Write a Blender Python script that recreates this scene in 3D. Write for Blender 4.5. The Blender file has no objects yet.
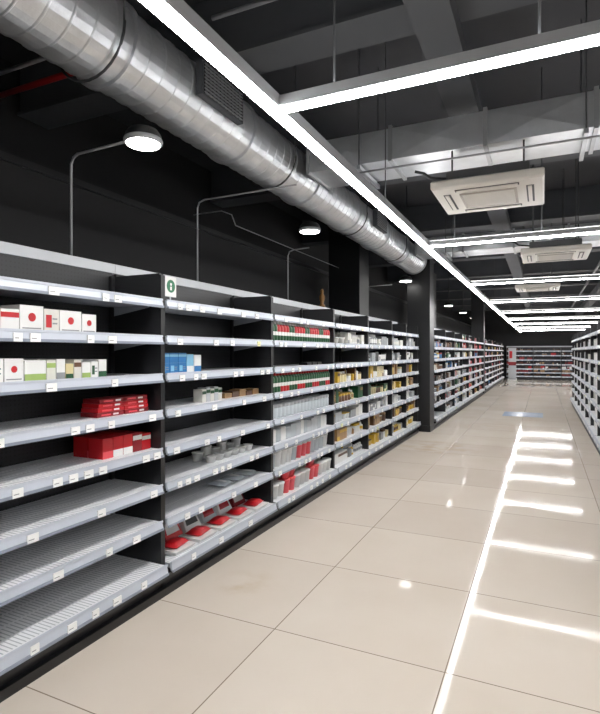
import bpy, bmesh, math, random
from mathutils import Vector
random.seed(7)
R = random.Random(11)
scene = bpy.context.scene
try:
    scene.view_settings.view_transform = 'Standard'
    scene.view_settings.look = 'None'
    scene.view_settings.gamma = 1.1
except Exception:
    pass

# ------------------------------------------------------------------ materials
MATS = {}
def srgb(r, g, b):
    def f(c):
        c /= 255.0
        return c/12.92 if c <= .04045 else ((c+.055)/1.055)**2.4
    return (f(r), f(g), f(b), 1)

def mat(name, col, rough=.5, metal=0., var=.06, scale=6., bump=0., emit=None, estr=0., coat=0.):
    if name in MATS: return MATS[name]
    m = bpy.data.materials.new(name); m.use_nodes = True
    nt = m.node_tree; b = nt.nodes['Principled BSDF']
    b.inputs['Roughness'].default_value = rough
    b.inputs['Metallic'].default_value = metal
    b.inputs['Coat Weight'].default_value = coat
    tc = nt.nodes.new('ShaderNodeTexCoord')
    n = nt.nodes.new('ShaderNodeTexNoise'); n.inputs['Scale'].default_value = scale
    n.inputs['Detail'].default_value = 4
    nt.links.new(tc.outputs['Object'], n.inputs['Vector'])
    mx = nt.nodes.new('ShaderNodeMix'); mx.data_type = 'RGBA'
    mx.inputs['A'].default_value = tuple(max(0, c*(1-var)) for c in col[:3])+(1,)
    mx.inputs['B'].default_value = tuple(min(1, c*(1+var)) for c in col[:3])+(1,)
    nt.links.new(n.outputs['Fac'], mx.inputs['Factor'])
    nt.links.new(mx.outputs['Result'], b.inputs['Base Color'])
    if bump:
        bp = nt.nodes.new('ShaderNodeBump'); bp.inputs['Strength'].default_value = bump
        bp.inputs['Distance'].default_value = .02
        nt.links.new(n.outputs['Fac'], bp.inputs['Height'])
        nt.links.new(bp.outputs['Normal'], b.inputs['Normal'])
    if emit:
        b.inputs['Emission Color'].default_value = emit
        b.inputs['Emission Strength'].default_value = estr
    MATS[name] = m
    return m

black = mat('black_powdercoat', srgb(14, 15, 18), .45, var=.2)
blackwall = mat('black_wall_paint', srgb(20, 20, 22), .75, var=.25, scale=2)
darkceil = mat('dark_ceiling_paint', srgb(52, 54, 59), .8, var=.25, scale=1.5)
beamgrey = mat('beam_grey_paint', srgb(68, 71, 76), .7, var=.2, scale=2)
lip = mat('shelf_lip_grey', srgb(200, 206, 217), .35, metal=.1, var=.04)
rail = mat('price_rail_plastic', srgb(136, 144, 160), .3, var=.05)
under = mat('shelf_underside', srgb(140, 145, 152), .5)
toprail = mat('top_rail_grey', srgb(196, 199, 203), .45, var=.08)
tagw = mat('price_tag_white', srgb(250, 250, 248), .5, var=.02)
tagy = mat('price_tag_yellow', srgb(240, 236, 170), .5)
galv = mat('galvanised_steel', srgb(214, 217, 221), .31, metal=.8, var=.25, scale=5, bump=.5)
galvd = mat('galvanised_flange', srgb(180, 183, 187), .35, metal=.75, var=.2)
alu = mat('aluminium_channel', srgb(175, 178, 182), .4, metal=.2, var=.05)
led = mat('led_diffuser', srgb(255, 255, 255), .5, var=0, emit=(1, .99, .98, 1), estr=54)
added_fill = mat('added_fill_glow', srgb(255, 255, 255), .5, var=0, emit=(1, .985, .96, 1), estr=8)  # added glow that brightens duct and ceiling, hidden from below
lamp_e = mat('lamp_glow', srgb(255, 255, 255), .5, var=0, emit=(1, .98, .93, 1), estr=24)
conduit = mat('steel_conduit', srgb(150, 152, 155), .4, metal=.5)
rodm = mat('hanger_rod', srgb(64, 66, 69), .5, metal=.5)
redpipe = mat('red_sprinkler_pipe', srgb(150, 24, 28), .45)
acwhite = mat('ac_plastic', srgb(218, 213, 204), .4, var=.03)
acbody = mat('ac_casing', srgb(80, 81, 82), .5)
acdark = mat('ac_slot_dark', srgb(56, 56, 56), .6)
acgrille = mat('ac_grille_beige', srgb(170, 162, 150), .5)

def pegboard():
    m = bpy.data.materials.new('perforated_back_panel'); m.use_nodes = True
    nt = m.node_tree; b = nt.nodes['Principled BSDF']; b.inputs['Roughness'].default_value = .5
    tc = nt.nodes.new('ShaderNodeTexCoord')
    v = nt.nodes.new('ShaderNodeVectorMath'); v.operation = 'SCALE'; v.inputs['Scale'].default_value = 40
    nt.links.new(tc.outputs['Object'], v.inputs[0])
    f = nt.nodes.new('ShaderNodeVectorMath'); f.operation = 'FRACTION'
    nt.links.new(v.outputs[0], f.inputs[0])
    s = nt.nodes.new('ShaderNodeVectorMath'); s.operation = 'SUBTRACT'; s.inputs[1].default_value = (.5, .5, .5)
    nt.links.new(f.outputs[0], s.inputs[0])
    mu = nt.nodes.new('ShaderNodeVectorMath'); mu.operation = 'MULTIPLY'; mu.inputs[1].default_value = (0, 1, 1)
    nt.links.new(s.outputs[0], mu.inputs[0])
    ln = nt.nodes.new('ShaderNodeVectorMath'); ln.operation = 'LENGTH'
    nt.links.new(mu.outputs[0], ln.inputs[0])
    lt = nt.nodes.new('ShaderNodeMath'); lt.operation = 'LESS_THAN'; lt.inputs[1].default_value = .2
    nt.links.new(ln.outputs['Value'], lt.inputs[0])
    mx = nt.nodes.new('ShaderNodeMix'); mx.data_type = 'RGBA'
    mx.inputs['A'].default_value = srgb(21, 22, 25); mx.inputs['B'].default_value = srgb(3, 3, 3)
    nt.links.new(lt.outputs[0], mx.inputs['Factor']); nt.links.new(mx.outputs['Result'], b.inputs['Base Color'])
    return m
peg = pegboard()

def deck():
    m = bpy.data.materials.new('ribbed_shelf_deck'); m.use_nodes = True
    nt = m.node_tree; b = nt.nodes['Principled BSDF']; b.inputs['Roughness'].default_value = .38
    b.inputs['Metallic'].default_value = .05
    tc = nt.nodes.new('ShaderNodeTexCoord')
    sep = nt.nodes.new('ShaderNodeSeparateXYZ'); nt.links.new(tc.outputs['Object'], sep.inputs[0])
    def cyc(out, freq, thr):
        a = nt.nodes.new('ShaderNodeMath'); a.operation = 'MULTIPLY'; a.inputs[1].default_value = freq
        nt.links.new(out, a.inputs[0])
        c = nt.nodes.new('ShaderNodeMath'); c.operation = 'FRACT'; nt.links.new(a.outputs[0], c.inputs[0])
        d = nt.nodes.new('ShaderNodeMath'); d.operation = 'LESS_THAN'; d.inputs[1].default_value = thr
        nt.links.new(c.outputs[0], d.inputs[0]); return d
    y = cyc(sep.outputs['Y'], 44, .3)
    x = cyc(sep.outputs['X'], 9, .86)
    mm = nt.nodes.new('ShaderNodeMath'); mm.operation = 'MULTIPLY'
    nt.links.new(y.outputs[0], mm.inputs[0]); nt.links.new(x.outputs[0], mm.inputs[1])
    mx = nt.nodes.new('ShaderNodeMix'); mx.data_type = 'RGBA'
    mx.inputs['A'].default_value = srgb(243, 244, 247); mx.inputs['B'].default_value = srgb(184, 187, 193)
    nt.links.new(mm.outputs[0], mx.inputs['Factor']); nt.links.new(mx.outputs['Result'], b.inputs['Base Color'])
    inv = nt.nodes.new('ShaderNodeMath'); inv.operation = 'SUBTRACT'; inv.inputs[0].default_value = 1
    nt.links.new(mm.outputs[0], inv.inputs[1])
    bp = nt.nodes.new('ShaderNodeBump'); bp.inputs['Strength'].default_value = .3; bp.inputs['Distance'].default_value = .002
    nt.links.new(inv.outputs[0], bp.inputs['Height']); nt.links.new(bp.outputs['Normal'], b.inputs['Normal'])
    return m
deckm = deck()

def floor_mat():
    m = bpy.data.materials.new('glossy_beige_tile'); m.use_nodes = True
    nt = m.node_tree; b = nt.nodes['Principled BSDF']
    tc = nt.nodes.new('ShaderNodeTexCoord')
    mp = nt.nodes.new('ShaderNodeMapping'); mp.inputs['Location'].default_value = (1.36, -2.57, 0)
    nt.links.new(tc.outputs['Object'], mp.inputs['Vector'])
    br = nt.nodes.new('ShaderNodeTexBrick'); br.offset = 0; br.squash = 1
    br.inputs['Scale'].default_value = 1
    br.inputs['Brick Width'].default_value = .93; br.inputs['Row Height'].default_value = .93
    br.inputs['Mortar Size'].default_value = .0032; br.inputs['Mortar Smooth'].default_value = .1
    br.inputs['Color1'].default_value = srgb(212, 201, 188); br.inputs['Color2'].default_value = srgb(202, 190, 177)
    br.inputs['Mortar'].default_value = srgb(128, 114, 100)
    nt.links.new(mp.outputs[0], br.inputs['Vector'])
    n = nt.nodes.new('ShaderNodeTexNoise'); n.inputs['Scale'].default_value = 1.3; n.inputs['Detail'].default_value = 8
    nt.links.new(tc.outputs['Object'], n.inputs['Vector'])
    cr = nt.nodes.new('ShaderNodeValToRGB'); cr.color_ramp.elements[0].position = .3; cr.color_ramp.elements[1].position = .7
    cr.color_ramp.elements[0].color = (.93, .91, .89, 1); cr.color_ramp.elements[1].color = (1, 1, 1, 1)
    nt.links.new(n.outputs['Fac'], cr.inputs[0])
    mx = nt.nodes.new('ShaderNodeMix'); mx.data_type = 'RGBA'; mx.blend_type = 'MULTIPLY'; mx.inputs['Factor'].default_value = 1
    nt.links.new(br.outputs['Color'], mx.inputs['A']); nt.links.new(cr.outputs[0], mx.inputs['B'])
    cur = mx.outputs['Result']
    n2 = nt.nodes.new('ShaderNodeTexNoise'); n2.inputs['Scale'].default_value = 5; n2.inputs['Detail'].default_value = 5
    nt.links.new(tc.outputs['Object'], n2.inputs['Vector'])
    for (sx, sy, rad, st) in [(-1.81, 3.0, .24, .35), (-1.55, 8.6, .8, .4), (-1.0, 11.5, .9, .12)]:
        d = nt.nodes.new('ShaderNodeVectorMath'); d.operation = 'DISTANCE'; d.inputs[1].default_value = (sx, sy, 0)
        nt.links.new(tc.outputs['Object'], d.inputs[0])
        mr = nt.nodes.new('ShaderNodeMapRange'); mr.inputs['From Min'].default_value = 0; mr.inputs['From Max'].default_value = rad
        mr.inputs['To Min'].default_value = 1; mr.inputs['To Max'].default_value = 0
        nt.links.new(d.outputs['Value'], mr.inputs['Value'])
        q = nt.nodes.new('ShaderNodeMapRange'); q.inputs['From Min'].default_value = .42; q.inputs['From Max'].default_value = .7
        q.inputs['To Max'].default_value = st*1.6
        nt.links.new(n2.outputs['Fac'], q.inputs['Value'])
        k = nt.nodes.new('ShaderNodeMath'); k.operation = 'MULTIPLY'; k.use_clamp = True
        nt.links.new(mr.outputs[0], k.inputs[0]); nt.links.new(q.outputs[0], k.inputs[1])
        s = nt.nodes.new('ShaderNodeMix'); s.data_type = 'RGBA'; s.inputs['B'].default_value = srgb(170, 142, 96)
        nt.links.new(k.outputs[0], s.inputs['Factor']); nt.links.new(cur, s.inputs['A'])
        cur = s.outputs['Result']
    nt.links.new(cur, b.inputs['Base Color'])
    n3 = nt.nodes.new('ShaderNodeTexNoise'); n3.inputs['Scale'].default_value = 3.5; n3.inputs['Detail'].default_value = 6
    nt.links.new(tc.outputs['Object'], n3.inputs['Vector'])
    rr = nt.nodes.new('ShaderNodeMapRange'); rr.inputs['From Min'].default_value = .3; rr.inputs['From Max'].default_value = .7
    rr.inputs['To Min'].default_value = .03; rr.inputs['To Max'].default_value = .09
    nt.links.new(n3.outputs['Fac'], rr.inputs['Value']); nt.links.new(rr.outputs[0], b.inputs['Roughness'])
    b.inputs['IOR'].default_value = 1.17
    inv = nt.nodes.new('ShaderNodeMath'); inv.operation = 'SUBTRACT'; inv.inputs[0].default_value = 1
    nt.links.new(br.outputs['Fac'], inv.inputs[1])
    bp = nt.nodes.new('ShaderNodeBump'); bp.inputs['Strength'].default_value = .4; bp.inputs['Distance'].default_value = .002
    nt.links.new(inv.outputs[0], bp.inputs['Height']); nt.links.new(bp.outputs['Normal'], b.inputs['Normal'])
    return m
floorm = floor_mat()

def pc(name, r, g, b, rough=.4):
    return mat('pack_'+name, srgb(r, g, b), rough, var=.05, scale=20)
P = dict(white=pc('white', 232, 232, 230), offw=pc('offwhite', 214, 212, 204), red=pc('red', 186, 18, 27),
         dred=pc('dark_red', 130, 16, 24), pink=pc('pink', 228, 76, 84), blue=pc('blue', 28, 106, 168),
         lblue=pc('light_blue', 122, 184, 216), green=pc('green', 18, 74, 40), lgreen=pc('light_green', 150, 176, 94),
         yellow=pc('yellow', 208, 168, 50), cream=pc('cream', 220, 205, 155), brown=pc('brown', 92, 60, 36),
         tan=pc('tan', 162, 126, 84), grey=pc('grey', 136, 139, 142), lgrey=pc('light_grey', 184, 188, 192),
         dark=pc('dark', 30, 28, 30), orange=pc('orange', 214, 114, 48), teal=pc('teal', 40, 126, 116),
         purple=pc('purple', 92, 58, 106), clear=pc('frosted', 192, 200, 205, .2))

# ------------------------------------------------------------------ mesh builder
class MB:
    def __init__(s, F=None):
        s.v = []; s.f = []; s.m = []; s.sm = []; s.mats = []; s.F = F or (lambda p: p)
    def mi(s, m):
        if m not in s.mats: s.mats.append(m)
        return s.mats.index(m)
    def add(s, vs, fs, m, smooth=False):
        o = len(s.v); s.v += [s.F(p) for p in vs]
        ms = m if isinstance(m, list) else [m]*len(fs)
        for f, mm in zip(fs, ms):
            s.f.append([i+o for i in f]); s.m.append(s.mi(mm)); s.sm.append(smooth)
    def box(s, a0, a1, b0, b1, c0, c1, m):
        vs = [(a0, b0, c0), (a1, b0, c0), (a1, b1, c0), (a0, b1, c0), (a0, b0, c1), (a1, b0, c1), (a1, b1, c1), (a0, b1, c1)]
        s.add(vs, [(0, 3, 2, 1), (4, 5, 6, 7), (0, 1, 5, 4), (1, 2, 6, 5), (2, 3, 7, 6), (3, 0, 4, 7)], m)
    def bbox(s, a0, a1, b0, b1, c0, c1, m, e=.004):
        def loop(z, i):
            return [(a0+i, b0+i, z), (a1-i, b0+i, z), (a1-i, b1-i, z), (a0+i, b1-i, z)]
        vs = loop(c0, e)+loop(c0+e, 0)+loop(c1-e, 0)+loop(c1, e)
        fs = [(3, 2, 1, 0), (12, 13, 14, 15)]
        for k in range(3):
            for j in range(4):
                fs.append((k*4+j, k*4+(j+1) % 4, k*4+4+(j+1) % 4, k*4+4+j))
        s.add(vs, fs, m)
    def lathe(s, ca, cb, z0, prof, n=10, sa=1., sb=1., smooth=True):
        vs = []; fs = []; ms = []
        for (r, z, _) in prof:
            for k in range(n):
                t = 2*math.pi*(k+.5)/n
                vs.append((ca+r*sa*math.cos(t), cb+r*sb*math.sin(t), z0+z))
        for i in range(len(prof)-1):
            for k in range(n):
                fs.append((i*n+k, i*n+(k+1) % n, (i+1)*n+(k+1) % n, (i+1)*n+k)); ms.append(prof[i][2])
        fs.append(tuple(range(n))[::-1]); ms.append(prof[0][2])
        fs.append(tuple((len(prof)-1)*n+k for k in range(n))); ms.append(prof[-1][2])
        s.add(vs, fs, ms, smooth)
    def tube(s, pts, r, m, n=8):
        pts = [Vector(p) for p in pts]; rings = []
        for i, p in enumerate(pts):
            d = ((pts[min(i+1, len(pts)-1)]-p).normalized()+(p-pts[max(i-1, 0)]).normalized())
            d.normalize()
            u = Vector((0, 0, 1)) if abs(d.z) < .8 else Vector((0, 1, 0))
            a = d.cross(u).normalized(); b = d.cross(a).normalized()
            rings.append([tuple(p+a*r*math.cos(2*math.pi*k/n)+b*r*math.sin(2*math.pi*k/n)) for k in range(n)])
        vs = [v for rr in rings for v in rr]; fs = []
        for i in range(len(pts)-1):
            for k in range(n):
                fs.append((i*n+k, i*n+(k+1) % n, (i+1)*n+(k+1) % n, (i+1)*n+k))
        fs.append(tuple(range(n))[::-1]); fs.append(tuple((len(pts)-1)*n+k for k in range(n)))
        s.add(vs, fs, m, True)
    def pillow(s, c, sz, m, m2=None, tilt=0., lean=0.):
        N = 8; M = 6; vs = []; fs = []; ms = []
        for side in (1, -1):
            for i in range(N+1):
                for j in range(M+1):
                    u = i/N*2-1; w = j/M*2-1
                    h = ((1-abs(u)**3)*(1-abs(w)**3))**.6*(1+.08*math.sin(u*5+w*4))
                    a = u*sz[0]/2; b = w*sz[1]/2*(1-.06*(1-abs(u))); z = side*h*sz[2]/2
                    b2 = b*math.cos(lean)-z*math.sin(lean); z2 = b*math.sin(lean)+z*math.cos(lean)
                    a2 = a*math.cos(tilt)-b2*math.sin(tilt); b3 = a*math.sin(tilt)+b2*math.cos(tilt)
                    vs.append((c[0]+a2, c[1]+b3, c[2]+z2))
        k = (N+1)*(M+1)
        for sd in (0, 1):
            for i in range(N):
                for j in range(M):
                    q = [sd*k+i*(M+1)+j, sd*k+(i+1)*(M+1)+j, sd*k+(i+1)*(M+1)+j+1, sd*k+i*(M+1)+j+1]
                    fs.append(tuple(q if sd == 0 else q[::-1]))
                    ms.append(m2 if (m2 and 3 <= i <= 4 and 1 <= j <= 4) else m)
        s.add(vs, fs, ms, True)
    def disc(s, a, d, z, r, m, n=16):
        vs = [(a+r*math.cos(2*math.pi*k/n), d, z+r*math.sin(2*math.pi*k/n)) for k in range(n)]
        s.add(vs, [tuple(range(n))], m)
    def build(s, name, recalc=True):
        xs = [p[0] for p in s.v]; ys = [p[1] for p in s.v]; zs = [p[2] for p in s.v]
        o = Vector(((min(xs)+max(xs))/2, (min(ys)+max(ys))/2, min(zs)))
        me = bpy.data.meshes.new(name)
        me.from_pydata([tuple(Vector(p)-o) for p in s.v], [], s.f)
        for m in s.mats: me.materials.append(m)
        me.polygons.foreach_set('material_index', s.m)
        me.polygons.foreach_set('use_smooth', s.sm)
        if recalc:
            bm = bmesh.new(); bm.from_mesh(me); bmesh.ops.recalc_face_normals(bm, faces=bm.faces)
            bm.to_mesh(me); bm.free()
        me.update()
        ob = bpy.data.objects.new(name, me); ob.location = o
        scene.collection.objects.link(ob)
        return ob

def frame_left(xf): return lambda p: (xf-p[1], p[0], p[2])
def frame_right(xf): return lambda p: (xf+p[1], p[0], p[2])
def frame_far(yf): return lambda p: (p[0], yf+p[1], p[2])

H = 1.55
# ------------------------------------------------------------------ room
b = MB(); b.box(-4.5, 8, -5, 32.3, -.1, 0, floorm)
fl = b.build('floor')
off = fl.location.copy()
for v in fl.data.vertices: v.co += off
fl.location = (0, 0, 0)
b = MB(); b.box(-4.5, 8, -5, 32.3, 4.25, 4.35, darkceil); b.build('ceiling')
b = MB(); b.box(-4.6, -4.5, -5, 32.3, 0, 4.25, blackwall); b.box(-4.5, -3.6, -5, 32.3, 0, 3.0, blackwall)
b.box(-3.64, -3.58, -5, 32.3, 2.96, 3.02, black); b.build('wall_left')
b = MB(); b.box(8, 8.1, -5, 32.3, 0, 4.25, blackwall); b.build('wall_right')
b = MB(); b.box(-4.5, 8, 32.3, 32.4, 0, 4.25, blackwall); b.build('wall_far')
b = MB(); b.box(-4.5, 8, -5.1, -5, 0, 4.25, blackwall); b.build('wall_near')

BEAMY = [0.2, 3.3, 6.4, 9.6, 12.8, 16, 19.2, 22.4, 25.6, 28.8]
for i, y in enumerate(BEAMY):
    b = MB(); b.box(-4.45, 7.95, y, y+.28, 3.78, 4.245, beamgrey)
    b.box(-4.45, 7.95, y-.03, y+.31, 3.76, 3.79, beamgrey)
    b.build('ceiling_beam')
b = MB(); b.box(1.6, 1.9, -4.9, 32, 3.55, 3.755, beamgrey); b.build('ceiling_girder')
b = MB(); b.box(-.75, -.5, -4.9, 32, 3.62, 3.755, beamgrey); b.build('ceiling_girder')
def topz(x, y):
    if 1.59 < x < 1.91: return 3.549
    if -.76 < x < -.49: return 3.619
    if any(q-.035 < y < q+.315 for q in BEAMY): return 3.759
    return 4.249

def column(x0, x1, y0, y1, name='structural_column'):
    b = MB(); b.bbox(x0, x1, y0, y1, 0.001, 3.75, black, .01)
    b.box(x0-.012, x1+.012, y0-.012, y1+.012, 0.001, .12, black)
    b.box(x0-.01, x1+.01, y0-.01, y1+.01, 3.6, 3.75, black)
    b.build(name)
column(-3.3, -2.75, 8.2, 8.7)
column(-2.42, -1.98, 10.15, 10.55)
column(-2.42, -1.98, 20.2, 20.6)
column(-3.3, -2.75, 14.5, 15.0)

# ------------------------------------------------------------------ shelf units
ZS = [1.86, 1.63, 1.39, 1.16, .92, .69, .46]
TOP = .018
def shelf_unit(F, a0, a1, name='gondola_shelf_unit', zs=ZS, htop=2.05, depth=.42, tags=True):
    b = MB(F)
    t = .018
    for x in (a0, a1-t):
        b.box(x, x+t, -.0, depth, 0, htop, black)
        b.box(x-.000, x+t, -.012, 0, .1, htop-.01, black)
    b.box(a0+t, a1-t, depth-.02, depth, .1, htop+.03, peg)
    b.box(a0, a1, depth-.03, depth+.01, htop+.025, htop+.085, toprail)
    for x in (a0+t, a1-t-.03):
        b.box(x, x+.03, depth-.045, depth-.02, .1, htop, black)
    b.box(a0, a1, -.03, depth, 0, .05, black)
    b.box(a0, a1, .0, depth, .05, .13, black)
    b.box(a0, a1, -.055, -.0, .115, .15, black)
    allz = list(zs)+[.19]
    for i, z in enumerate(allz):
        base = (i == len(allz)-1)
        f = -.06 if base else -.022
        x0, x1 = a0+t+.002, a1-t-.002
        b.box(x0, x1, f+.01, depth-.022, z-.014, z+TOP-.003, under)
        b.box(x0, x1, f+.01, depth-.022, z+TOP-.003, z+TOP, deckm)
        hh = .034 if base else .026
        b.add([(x0, f, z+TOP+.004), (x1, f, z+TOP+.004), (x1, f-.012, z-hh), (x0, f-.012, z-hh),
               (x0, f+.012, z+TOP+.004), (x1, f+.012, z+TOP+.004), (x1, f+.004, z-hh), (x0, f+.004, z-hh)],
              [(0, 1, 2, 3), (4, 5, 6, 7), (0, 1, 5, 4), (3, 2, 6, 7), (0, 3, 7, 4), (1, 2, 6, 5)], lip)
        b.box(x0, x1, f-.017, f-.008, z-hh-.006, z-hh+.008, rail)
        b.box(x0, x1, f-.007, f-.001, z+TOP-.004, z+TOP+.008, lip)
        if not base:
            for x in (x0+.002, x1-.006):
                b.add([(x, depth-.03, z-.015), (x, depth-.03, z-.075), (x, .08, z-.025), (x, .08, z-.015),
                       (x+.004, depth-.03, z-.015), (x+.004, depth-.03, z-.075), (x+.004, .08, z-.025), (x+.004, .08, z-.015)],
                      [(0, 1, 2, 3), (4, 5, 6, 7), (0, 1, 5, 4), (1, 2, 6, 5), (2, 3, 7, 6), (3, 0, 4, 7)], under)
        if tags:
            k = x0+R.uniform(.04, .2)
            while k < x1-.08:
                tm = tagy if R.random() < .02 else tagw
                w = R.choice([.045, .055, .06])
                b.box(k, k+w, f-.0185, f-.012, z-.032, z+.008, tm)
                b.box(k+.006, k+w*.6, f-.0188, f-.0184, z-.018, z-.014, P['grey'])
                k += w+R.choice([.04, .1, .16, .28, .36])
    return b.build(name)

XF = -2.2
FL = frame_left(XF)
div = [-.24, 1.2, 2.62, 4.09, 5.6, 6.9, 8.15, 9.1, 10.05]
for i in range(len(div)-1):
    shelf_unit(FL, div[i]+.001, div[i+1]-.001)

# ------------------------------------------------------------------ products
def bottle(b, a, d, z, r, h, body, band, cap, n=8, sq=1.):
    b.lathe(a, d, z, [(r*.92, 0, body), (r, h*.04, body), (r, h*.2, band), (r, h*.55, body), (r*.95, h*.66, body),
                      (r*.42, h*.8, cap), (r*.46, h*.82, cap), (r*.44, h, cap)], n, 1, sq)
def bottle3(b, a, d, z, r, h, low, band, up, cap, n=10):
    b.lathe(a, d, z, [(r*.92, 0, low), (r, h*.04, low), (r, h*.3, band), (r, h*.48, up), (r, h*.68, up), (r*.9, h*.76, up),
                      (r*.5, h*.85, cap), (r*.54, h*.87, cap), (r*.52, h, cap)], n)
def jar(b, a, d, z, r, h, body, cap, n=10):
    b.lathe(a, d, z, [(r*.95, 0, body), (r, h*.06, body), (r, h*.7, body), (r*.9, h*.74, cap), (r*1.02, h*.76, cap), (r*1.0, h*.98, cap), (r*.9, h, cap)], n)
def tub(b, a, d, z, r, h, body, rim, n=12):
    b.lathe(a, d, z, [(r*.75, 0, body), (r*.98, h*.86, rim), (r*1.05, h*.88, rim), (r*1.05, h*.97, rim), (r*.8, h, rim)], n)
def carton(b, a0, w, d0, dp, z, h, body, kind=0, acc=None):
    b.box(a0, a0+w, d0, d0+dp, z, z+h, body)
    e = .0012
    acc = acc or P['red']
    if kind == 1:
        b.disc(a0+w*.5, d0-e, z+h*.55, min(w, h)*.17, acc)
        b.box(a0+w*.1, a0+w*.9, d0-e, d0, z+h*.1, z+h*.15, P['grey'])
    elif kind == 2:
        b.box(a0+w*.0, a0+w, d0-e, d0, z+h*.62, z+h*.86, acc)
    elif kind == 3:
        b.box(a0+w*.12, a0+w*.5, d0-e, d0, z+h*.2, z+h*.75, acc)
        b.box(a0+w*.56, a0+w*.88, d0-e, d0, z+h*.55, z+h*.62, P['grey'])
        b.box(a0+w*.56, a0+w*.88, d0-e, d0, z+h*.35, z+h*.42, P['grey'])
    elif kind == 4:
        b.box(a0, a0+w, d0-e, d0, z, z+h*.35, acc)

E = .0008
z = ZS[1]+TOP+E
b = MB(FL); a = 1.27
for w, k, bod, h in [(.1, 2, 'white', .11), (.1, 2, 'white', .12), (.085, 2, 'red', .10), (.095, 2, 'white', .10), (.13, 1, 'white', .125), (.09, 3, 'offw', .115), (.14, 1, 'white', .115), (.1, 1, 'white', .105)]:
    carton(b, a, w-.004, .03, .14, z, h, P[bod], k, P['red'] if bod != 'red' else P['white'])
    carton(b, a, w-.004, .18, .14, z, h*.96, P[bod], 0); a += w+.001
b.build('white_carton_row')
z = ZS[2]+TOP+E
b = MB(FL); a = 1.27
for w, k, bod, h, ac in [(.1, 1, 'white', .12, 'red'), (.1, 1, 'white', .12, 'red'), (.1, 3, 'white', .11, 'red'), (.1, 1, 'white', .11, 'red'),
                         (.12, 4, 'white', .10, 'lgreen'), (.055, 2, 'offw', .10, 'lgreen'), (.055, 4, 'white', .105, 'grey'), (.05, 4, 'cream', .08, 'green'),
                         (.05, 2, 'offw', .10, 'brown'), (.06, 4, 'white', .085, 'lgreen'), (.05, 3, 'white', .09, 'green'), (.06, 4, 'white', .1, 'green')]:
    carton(b, a, w-.004, .03, .12, z, h, P[bod], k, P[ac]); carton(b, a, w-.004, .17, .12, z, h, P[bod], 0)
    a += w+.002
b.build('small_carton_row')
z = ZS[3]+TOP+E
b = MB(FL)
for lay in range(4):
    for (s0, w) in [(2.15+.006*lay, .2), (2.365-.004*lay, .2)]:
        b.bbox(s0, s0+w, .06, .19, z+lay*.026, z+lay*.026+.0245, P['red'] if lay % 3 else P['dred'], .002)
        b.box(s0+.03, s0+.1, .0588, .06, z+lay*.026+.007, z+lay*.026+.017, P['pink'])
        b.box(s0+.12, s0+.16, .0588, .06, z+lay*.026+.007, z+lay*.026+.017, P['white'])
b.build('flat_red_box_stack')
z = ZS[4]+TOP+E
b = MB(FL)
for k in range(5):
    for r_ in range(2):
        carton(b, 2.19+k*.08, .076, .06+r_*.12, .11, z, .115 if k < 4 else .1, P['red'] if k != 3 else P['dred'], 4 if k < 3 else 2, P['white'] if k > 0 else P['pink'])
b.build('red_carton_row')

# bay 2
z = ZS[2]+TOP+E
b = MB(FL)
for lay in range(2):
    for k in range(3):
        carton(b, 2.66+k*.09, .086, .04, .16, z+lay*.068, .067, P['blue'], 2 if lay else 3, P['lblue'])
b.build('blue_box_stack')
b = MB(FL); carton(b, 2.945, .075, .05, .1, z, .125, P['lblue'], 4, P['white']); carton(b, 3.03, .08, .05, .1, z, .12, P['white'], 4, P['blue'])
b.build('white_blue_carton_pair')
z = ZS[3]+TOP+E
b = MB(FL)
for k in range(5): carton(b, 3.14+k*.052, .048, .06, .08, z, .095+.01*(k % 2), P['lgrey'] if k % 2 else P['offw'], 2, P['green'])
for k in range(5): carton(b, 3.5+k*.11, .1, .1, .1, z, .04+.008*(k % 3), P['brown'] if k % 2 else P['tan'], 0)
b.build('grey_carton_row')
z = ZS[5]+TOP+E
b = MB(FL)
for k in range(6):
    tub(b, 3.3+k*.11, .1, z, .045, .05, P['white'], P['white'])
    tub(b, 3.3+k*.11, .22, z, .045, .07+.03*(k % 2), P['white'], P['white'])
b.build('plastic_tub_row')
z = .19+TOP+E
b = MB(FL)
for k in range(5):
    a = 2.72+k*.262
    b.add([(a+.02, -.015, z), (a+.2, -.015, z), (a+.2, .135, z), (a+.02, .135, z), (a, -.035, z+.03), (a+.22, -.035, z+.03), (a+.22, .155, z+.03), (a, .155, z+.03)],
          [(0, 3, 2, 1), (4, 5, 6, 7), (0, 1, 5, 4), (1, 2, 6, 5), (2, 3, 7, 6), (3, 0, 4, 7)], P['white'])
    b.pillow((a+.11, .06, z+.046), (.17, .13, .05), P['red'], P['pink'] if k % 2 else None, tilt=.12)
b.build('red_tray_pack_row')
b = MB(FL)
for k in range(6):
    a = 2.68+k*.222; w = .19
    m = [P['white'], P['red'], P['white'], P['lgrey'], P['white'], P['dred']][k]
    m2 = [P['red'], P['white'], P['dark'], P['red'], P['red'], P['white']][k]
    b.add([(a, .19, z), (a+w, .19, z), (a+w, .3, z), (a, .3, z), (a+.02, .27, z+.16), (a+w-.02, .27, z+.16), (a+w-.02, .3, z+.16), (a+.02, .3, z+.16)],
          [(0, 3, 2, 1), (4, 5, 6, 7), (0, 1, 5, 4), (1, 2, 6, 5), (2, 3, 7, 6), (3, 0, 4, 7)], m)
    b.add([(a+.025, .2085, z+.04), (a+w-.025, .2085, z+.04), (a+w-.035, .2435, z+.11), (a+.035, .2435, z+.11)], [(0, 1, 2, 3)], m2)
b.build('propped_packet_row')
b = MB(FL)
z = ZS[6]+TOP+E
for k in range(3): b.pillow((3.5+k*.2, .15, z+.021), (.16, .18, .04), P['clear'], P['white'], tilt=.1)
b.build('clear_pouch_row')

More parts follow.
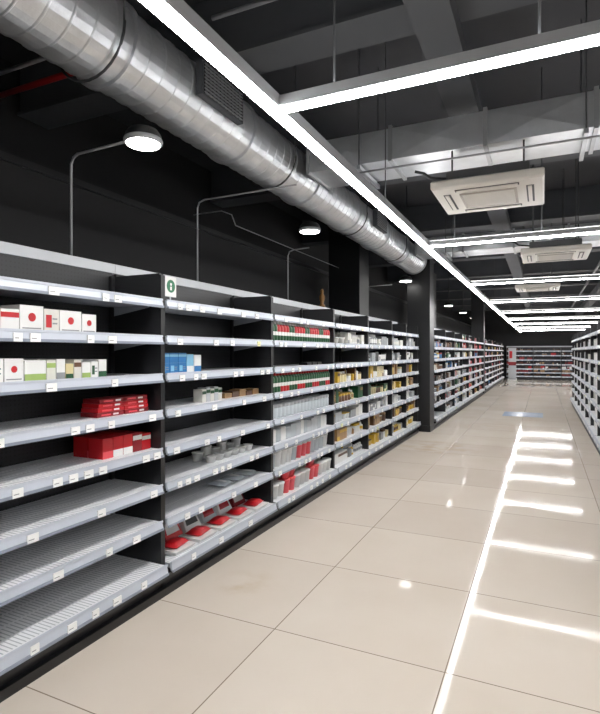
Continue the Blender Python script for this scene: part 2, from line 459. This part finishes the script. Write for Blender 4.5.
# bay 3
for zi, hh in ((1, .185), (3, .18)):
    z = ZS[zi]+TOP+E
    b = MB(FL); a = 4.15; q = 0
    while a < 5.55:
        for dd in (.03, .1, .17):
            if zi == 1: bottle3(b, a, dd, z, .029, hh, P['green'], P['white'], P['red'] if (q//2) % 3 else P['green'], P['white'])
            else: bottle3(b, a, dd, z, .029, hh, P['red'] if (q//3) % 2 else P['green'], P['white'], P['green'], P['red'])
        a += .061; q += 1
    b.build('green_and_red_bottle_row')
z = ZS[4]+TOP+E
b = MB(FL); a = 4.16
while a < 5.5:
    for dd in (.05, .16): jar(b, a, dd, z, .038, .13, P['clear'], P['lgrey'], 12)
    a += .083
b.build('frosted_jar_row')
z = ZS[5]+TOP+E
b = MB(FL); a = 4.15
while a < 5.44:
    w = R.uniform(.07, .12)
    for dd in (.04, .17): b.bbox(a, a+w-.006, dd, dd+.12, z, z+R.uniform(.11, .16), R.choice([P['clear'], P['lgrey'], P['white']]), .008)
    a += w
b.build('clear_pack_row')
z = ZS[6]+TOP+E
b = MB(FL); a = 4.2
while a < 5.5:
    m = P['pink'] if 4.75 < a < 5.1 else (P['white'] if R.random() < .6 else P['clear'])
    tub(b, a, .07, z, .052, .15, m, P['white'])
    tub(b, a, .2, z, .052, .17, P['lgrey'], P['white'])
    a += .115
b.build('white_cup_row')
z = .19+TOP+E
b = MB(FL); a = 4.2; k = 0
while a < 5.5:
    m = P['pink'] if k in (2, 3, 7, 8) else P['white']
    tub(b, a, .04, z, .052, .13, m, P['white'] if m is P['white'] else P['pink'])
    if k in (2, 3, 7): tub(b, a, .04, z+.131, .05, .08, P['pink'], P['red'])
    tub(b, a, .17, z, .055, .2, P['offw'], P['white'])
    a += .118; k += 1
b.build('pink_and_white_cup_row')
b = MB(FL)
z = ZS[2]+TOP+E
for k in range(3): carton(b, 5.1+k*.14, .12, .1, .1, z, .03, P['dark'], 0)
b.build('black_tray_stack')

def fill(b, a0, a1, z, gap, pal, dens=.92, two=True, n=6, style=None):
    a = a0+.01
    while a < a1-.1:
        w = R.uniform(.05, .11)
        m = P[R.choice(pal)]; m2 = P[R.choice(pal)]
        h = min(gap-.03, R.uniform(.09, .17)); st = style or R.choice('bbbcjtp')
        reps = R.choice([1, 2, 3, 4])
        for q in range(reps):
            if a+w > a1-.02: break
            if R.random() < dens:
                for dd in ((.03, .17) if two else (.03,)):
                    if st in 'b': carton(b, a, w-.004, dd, .11, z, h, m, R.choice([0, 2, 4, 3]), m2)
                    elif st == 'c': bottle(b, a+w/2, dd+.05, z, w*.44, h, m, m2, P['white'], n)
                    elif st == 'j': jar(b, a+w/2, dd+.05, z, w*.46, h*.85, m, m2, n)
                    elif st == 't': tub(b, a+w/2, dd+.05, z, w*.46, h*.8, m, m2, n)
                    else: b.bbox(a, a+w-.004, dd, dd+.1, z, z+h*.9, m, .01)
            a += w
        a += R.choice([0, 0, .02, .05])

whites = ['white', 'offw', 'lgrey', 'grey', 'white']
for bi in range(4, 8):
    a0, a1 = div[bi]+.03, div[bi+1]-.03
    b = MB(FL)
    pals = [None, whites, whites+['dark'], ['tan', 'cream', 'yellow', 'white', 'brown'], ['yellow', 'cream', 'brown', 'green', 'tan'],
            whites+['yellow'], ['yellow', 'tan', 'brown', 'white'], ['brown', 'white', 'cream', 'grey', 'yellow']]
    for i, zz in enumerate(ZS+[.19]):
        if pals[i] is None: continue
        if i == 2 and bi == 4: continue
        fill(b, a0, a1, zz+TOP+E, .2, pals[i], .93, True, 8)
    b.build('assorted_goods_row')

allp = ['white', 'white', 'offw', 'red', 'dred', 'green', 'blue', 'yellow', 'cream', 'brown', 'tan', 'grey', 'dark', 'dark', 'dark', 'grey', 'red', 'dred', 'brown']
F2 = frame_left(-2.0)
def run(F, a0, a1, step, name, pal, nm='assorted_goods_row', skip=.1, zs=ZS, htop=2.05, extra=('white', 'white'), dens=.9):
    n = round((a1-a0)/step)
    s = (a1-a0)/n
    for i in range(n):
        c0, c1 = a0+i*s, a0+(i+1)*s
        shelf_unit(F, c0+.001, c1-.001, name, zs=zs, htop=htop)
        b = MB(F)
        for k, zz in enumerate(list(zs)+[.19]):
            if R.random() < skip or k == 0 and R.random() < .5: continue
            pl = [R.choice(pal) for _ in range(5)]+list(extra)
            fill(b, c0+.03, c1-.03, zz+TOP+E, .2, pl, dens, False, 6)
        b.build(nm)
run(F2, 10.6, 20.1, 1.36, 'gondola_shelf_unit', allp, extra=('white', 'dark'))
run(F2, 20.7, 30.6, 1.4, 'gondola_shelf_unit', allp, extra=('dark', 'dark'))
FRt = frame_right(.8)
run(FRt, 3.0, 17.4, 1.31, 'gondola_shelf_unit', whites+['white', 'white', 'lgrey', 'offw'], skip=0, dens=1)
FF = frame_far(31.7)
run(FF, -1.9, 6.5, 1.4, 'gondola_shelf_unit', ['red', 'dark', 'brown', 'white', 'tan', 'dark', 'dred'], zs=[1.6, 1.35, 1.1, .85, .6, .4], htop=1.8, extra=('dark', 'brown'))

# ------------------------------------------------------------------ linear LED lights
ZL = 2.64
DUCTY = [(4.25, 4.75), (8.6, 9.1)]
def led_y(x, y0, y1, w=.032):
    b = MB()
    b.box(x-w, x+w, y0, y1, ZL+.01, ZL+.06, alu)
    b.box(x-w-.003, x-w+.003, y0, y1, ZL+.002, ZL+.06, alu); b.box(x+w-.003, x+w+.003, y0, y1, ZL+.002, ZL+.06, alu)
    b.box(x-w+.005, x+w-.005, y0+.005, y1-.005, ZL-.008, ZL+.009, led)
    b.box(x-w+.008, x+w-.008, y0+.01, y1-.01, ZL+.06, ZL+.064, added_fill)  # added fill glow on top of the housing, lights the duct above
    y = y0+.8
    while y < y1:
        if not any(p-.08 < y < q+.08 for p, q in DUCTY):
            b.tube([(x, y, ZL+.06), (x, y, topz(x, y))], .004, rodm, 6)
        y += 3.3
    return b.build('linear_led_light')
def led_x(y, x0, x1, w=.03):
    b = MB()
    b.box(x0, x1, y-w, y+w, ZL+.01, ZL+.05, alu)
    b.box(x0, x1, y-w-.003, y-w+.003, ZL+.002, ZL+.05, alu); b.box(x0, x1, y+w-.003, y+w+.003, ZL+.002, ZL+.05, alu)
    b.box(x0+.005, x1-.005, y-w+.005, y+w-.005, ZL-.008, ZL+.009, led)
    b.box(x0+.01, x1-.01, y-w+.008, y+w-.008, ZL+.05, ZL+.054, added_fill)  # same added fill glow, aimed up at the ceiling
    for x in (x0+.25, x0+1.05, x0+2.6, x0+4.4):
        if x < x1 and not any(p-.08 < y < q+.08 for p, q in DUCTY): b.tube([(x, y, ZL+.05), (x, y, topz(x, y))], .005, rodm, 6)
    return b.build('linear_led_light')
led_y(-1.1, -3.5, 31)
for i in range(9):
    led_x(2.08+i*3.35, -1.062, 5.2)
led_x(-1.4, -1.062, 5.2)
led_y(5.24, -3.5, 31)

# ------------------------------------------------------------------ round spiral duct
def round_duct(cx, cz, r, y0, y1, name):
    b = MB()
    n = 36; prof = []
    y = y0; k = 0
    while y < y1:
        big = (k % 10 == 0)
        if big:
            prof += [(r, y), (r+.022, y+.002), (r+.022, y+.03), (r, y+.032)]
        else:
            prof += [(r, y), (r+.006, y+.006), (r+.006, y+.012), (r, y+.018)]
        y += .13; k += 1
    prof.append((r, y1))
    vs = []; fs = []
    for rr, yy in prof:
        for j in range(n):
            t = 2*math.pi*j/n; vs.append((cx+rr*math.cos(t), yy, cz+rr*math.sin(t)))
    for i in range(len(prof)-1):
        for j in range(n): fs.append((i*n+j, i*n+(j+1) % n, (i+1)*n+(j+1) % n, (i+1)*n+j))
    fs.append(tuple(range(n))); fs.append(tuple((len(prof)-1)*n+j for j in range(n)))
    b.add(vs, fs, galv, False)
    y = y0+.9
    while y < y1:
        for sx in (-1, 1):
            b.tube([(cx+sx*(r+.02), y, cz), (cx+sx*(r+.02), y, topz(cx, y))], .006, rodm, 6)
        b.tube([(cx+(r+.024)*math.cos(t), y, cz+(r+.024)*math.sin(t)) for t in [math.pi+math.pi*q/14 for q in range(15)]], .008, rodm, 6)
        y += 2.1
    for gy in (2.75, 6.6):
        gx = cx+r+.005
        b.box(gx, gx+.05, gy, gy+.5, cz-.1, cz+.12, beamgrey)
        for q in range(9):
            b.box(gx+.05, gx+.058, gy+.02, gy+.48, cz-.085+q*.023, cz-.075+q*.023, galvd)
        for q in range(11):
            b.box(gx+.05, gx+.056, gy+.02+q*.045, gy+.026+q*.045, cz-.09, cz+.11, black)
    return b.build(name)
round_duct(-2.27, 3.31, .236, -3, 10.08, 'spiral_air_duct')

def rect_duct(x0, x1, y0, y1, z0, z1, name='rectangular_air_duct'):
    b = MB()
    b.box(x0, x1, y0, y1, z0, z1, galv)
    x = x0
    while x < x1:
        b.box(x, x+.03, y0-.02, y1+.02, z0-.02, z1+.02, galvd)
        x2 = min(x+.75, x1)
        b.add([(x+.03, y0, z0), (x2, y0, z0), (x2, y0, z1), (x+.03, y0, z1), ((x+x2)/2, y0-.015, (z0+z1)/2)],
              [(0, 1, 4), (1, 2, 4), (2, 3, 4), (3, 0, 4)], galv)
        x += .75
    for x in (x0+.5, x0+2.2, x0+4.2):
        for y in (y0-.03, y1+.03):
            b.tube([(x, y, z0-.03), (x, y, topz(x, y))], .006, rodm, 6)
        b.box(x-.015, x+.015, y0-.05, y1+.05, z0-.055, z0-.022, galvd)
    return b.build(name)
for p, q in DUCTY: rect_duct(-1.92, 5.0, p, q, 3.16, 3.42)

# ------------------------------------------------------------------ ceiling cassette air conditioners
def cassette(x0, y0, z=2.8, s=.8):
    b = MB(); x1 = x0+s; y1 = y0+s
    b.bbox(x0, x1, y0, y1, z, z+.07, acwhite, .012)
    b.bbox(x0+.1, x1-.1, y0+.12, y1-.08, z+.07, z+.17, acbody, .01)
    g = .19
    b.box(x0+g, x1-g, y0+g, y1-g, z-.008, z, acgrille)
    for k in range(12):
        yy = y0+g+.02+k*(s-2*g-.04)/12
        b.box(x0+g+.02, x1-g-.02, yy, yy+.014, z-.014, z-.008, acwhite)
    for (a0, a1, b0, b1) in [(x0+g-.02, x1-g+.02, y0+.07, y0+.125), (x0+g-.02, x1-g+.02, y1-.125, y1-.07)]:
        b.box(a0, a1, b0, b1, z-.003, z, acdark); b.box(a0+.01, a1-.01, b0+.012, b1-.016, z-.01, z-.003, acwhite)
    for (a0, a1, b0, b1) in [(x0+.07, x0+.125, y0+g-.02, y1-g+.02), (x1-.125, x1-.07, y0+g-.02, y1-g+.02)]:
        b.box(a0, a1, b0, b1, z-.003, z, acdark); b.box(a0+.012, a1-.016, b0+.01, b1-.01, z-.01, z-.003, acwhite)
    for x in (x0+.14, x1-.14):
        for y in (y0+.15, y1-.12):
            blocked = any(p-.03 < y < q+.03 for p, q in DUCTY)
            b.tube([(x, y, z+.17), (x, y, 3.135 if blocked else topz(x, y))], .007, rodm, 6)
    b.tube([(x0+.12, y0+.2, z+.13), (x0-.03, y0+.17, z+.15), (x0-.08, y0+.15, z+.19), (x0-.15, y0+.13, z+.21)], .012, rodm, 8)
    return b.build('ceiling_cassette_air_conditioner')
cassette(-.79, 4.07); cassette(-.26, 7.2); cassette(-.5, 11.0); cassette(-.5, 17.5); cassette(2.8, 4.07)

# ------------------------------------------------------------------ downlights on conduits
def downlight(x, y, z, pole_x=None):
    b = MB()
    b.lathe(x, y, z, [(.115, 0, alu), (.122, .006, alu), (.125, .02, alu), (.12, .03, black), (.112, .06, black), (.09, .09, black), (.05, .105, black), (.03, .115, black)], 28)
    b.lathe(x, y, z-.006, [(.104, 0, lamp_e), (.108, .005, lamp_e)], 28)
    if pole_x:
        zt = z+.03
        pts = [(pole_x, y, .001), (pole_x, y, zt-.06), (pole_x+.02, y, zt-.02), (pole_x+.06, y, zt), (x-.12, y, zt+.012)]
        b.tube(pts, .009, conduit, 8)
    elif y > 10.7:
        b.tube([(x, y, z+.11), (x, y, topz(x, y))], .012, rodm, 8)
    else:
        b.tube([(x, y, z+.11), (x, y, 3.045)], .006, rodm, 8)
    return b.build('gooseneck_downlight' if pole_x else 'pendant_downlight')
downlight(-2.35, 2.62, 2.9, -3.0)
downlight(-2.37, 5.32, 2.9)
downlight(-2.38, 9.85, 2.9)
for y in (12.6, 15.6, 18.6, 21.6): downlight(-2.5, y, 2.9)
b = MB(); b.tube([(-3.0, 4.09, .001), (-3, 4.09, 2.93), (-2.98, 4.09, 2.98), (-2.92, 4.09, 3.0), (-1.95, 4.09, 3.01)], .008, conduit); b.build('steel_conduit_pole')
b = MB(); b.tube([(-3.0, 6.04, .001), (-3, 6.04, 2.8), (-2.98, 6.04, 2.85), (-2.92, 6.04, 2.87), (-2.7, 6.04, 2.88)], .008, conduit); b.build('steel_conduit_pole')
b = MB(); b.tube([(-3.0, 9.3, .001), (-3, 9.3, 2.7), (-2.98, 9.3, 2.75), (-2.92, 9.3, 2.77), (-2.5, 9.3, 2.78)], .008, conduit); b.build('steel_conduit_pole')
b = MB(); b.tube([(-3.57, 4.8, 3.1), (-3.2, 4.8, 3.1), (-3.1, 4.85, 3.06), (-3.08, 4.9, 2.95), (-3.08, 8.1, 2.95)], .006, conduit); b.build('steel_conduit')
def pipe(name, pts, r, m):
    b = MB(); b.tube(pts, r, m, 10); return b.build(name)
pipe('steel_conduit', [(-1.75, 2.53, 3.5), (5, 2.53, 3.5)], .014, conduit)
pipe('steel_conduit', [(-1.3, 3.73, 2.9), (5.1, 3.73, 2.9)], .007, conduit)
pipe('steel_conduit', [(-1.5, 7.0, 3.0), (5.1, 7.0, 3.0)], .009, rodm)
pipe('steel_conduit', [(-3.55, 2.3, 3.42), (-2.62, 2.3, 3.42)], .014, conduit)
pipe('sprinkler_pipe', [(-4.4, 2.9, 3.72), (-2.9, 2.9, 3.72)], .025, redpipe)
pipe('steel_conduit', [(-1.55, -3, 3.08), (-1.55, 30, 3.08)], .01, rodm)
pipe('water_pipe', [(1.2, -3, 3.62), (1.2, 30, 3.62)], .03, mat('grey_pipe', srgb(90, 90, 95), .5))

# ------------------------------------------------------------------ small things
b = MB(FL)
b.bbox(2.65, 2.76, -.004, .004, 1.91, 2.04, P['white'], .001)
b.disc(2.705, -.0055, 1.978, .042, mat('sign_green', srgb(22, 110, 70), .5), 28)
b.disc(2.705, -.0065, 1.99, .01, P['white'], 14)
b.box(2.697, 2.713, -.0068, -.0058, 1.952, 1.976, P['white'])
b.box(2.70, 2.71, -.002, .002, 1.875+.015, 1.912, alu)
b.build('aisle_sign')
b = MB(); b.box(-.9, 0, 13.5, 14.5, .0008, .0022, mat('blue_floor_vinyl', srgb(166, 180, 204), .15)); b.build('floor_sticker')
b = MB(); bronze = mat('bronze', srgb(120, 84, 44), .35, metal=.6)
b.lathe(-2.63, 6.3, 2.137, [(.04, 0, bronze), (.042, .02, bronze), (.02, .05, bronze), (.035, .1, bronze), (.04, .14, bronze), (.018, .18, bronze), (.026, .21, bronze), (.012, .24, bronze)], 16)
b.build('bronze_figurine')
b = MB(); b.box(-1.75, -1.35, 31.2, 31.22, .1, 1.75, P['lgrey']); b.box(-1.75, -1.35, 31.195, 31.2, .8, 1.0, P['dred']); b.box(-1.7, -1.55, 31.195, 31.2, 1.2, 1.6, P['red'])
b.box(-1.78, -1.32, 31.1, 31.3, 0.001, .1, alu); b.box(-1.76, -1.34, 31.19, 31.23, 1.75, 1.78, alu); b.build('rollup_banner')

# ------------------------------------------------------------------ world + camera
w = bpy.data.worlds.new('World'); scene.world = w; w.use_nodes = True
w.node_tree.nodes['Background'].inputs[0].default_value = (.5, .52, .55, 1)
w.node_tree.nodes['Background'].inputs[1].default_value = .05
cd = bpy.data.cameras.new('camera'); cam = bpy.data.objects.new('camera', cd); scene.collection.objects.link(cam)
cd.sensor_fit = 'HORIZONTAL'; cd.sensor_width = 36; cd.lens = 519/600*36
cd.shift_y = -5/600
cam.location = (0, 0, H)
cam.rotation_euler = (math.pi/2, 0, math.atan(243/519))
cd.clip_start = .05
scene.camera = cam
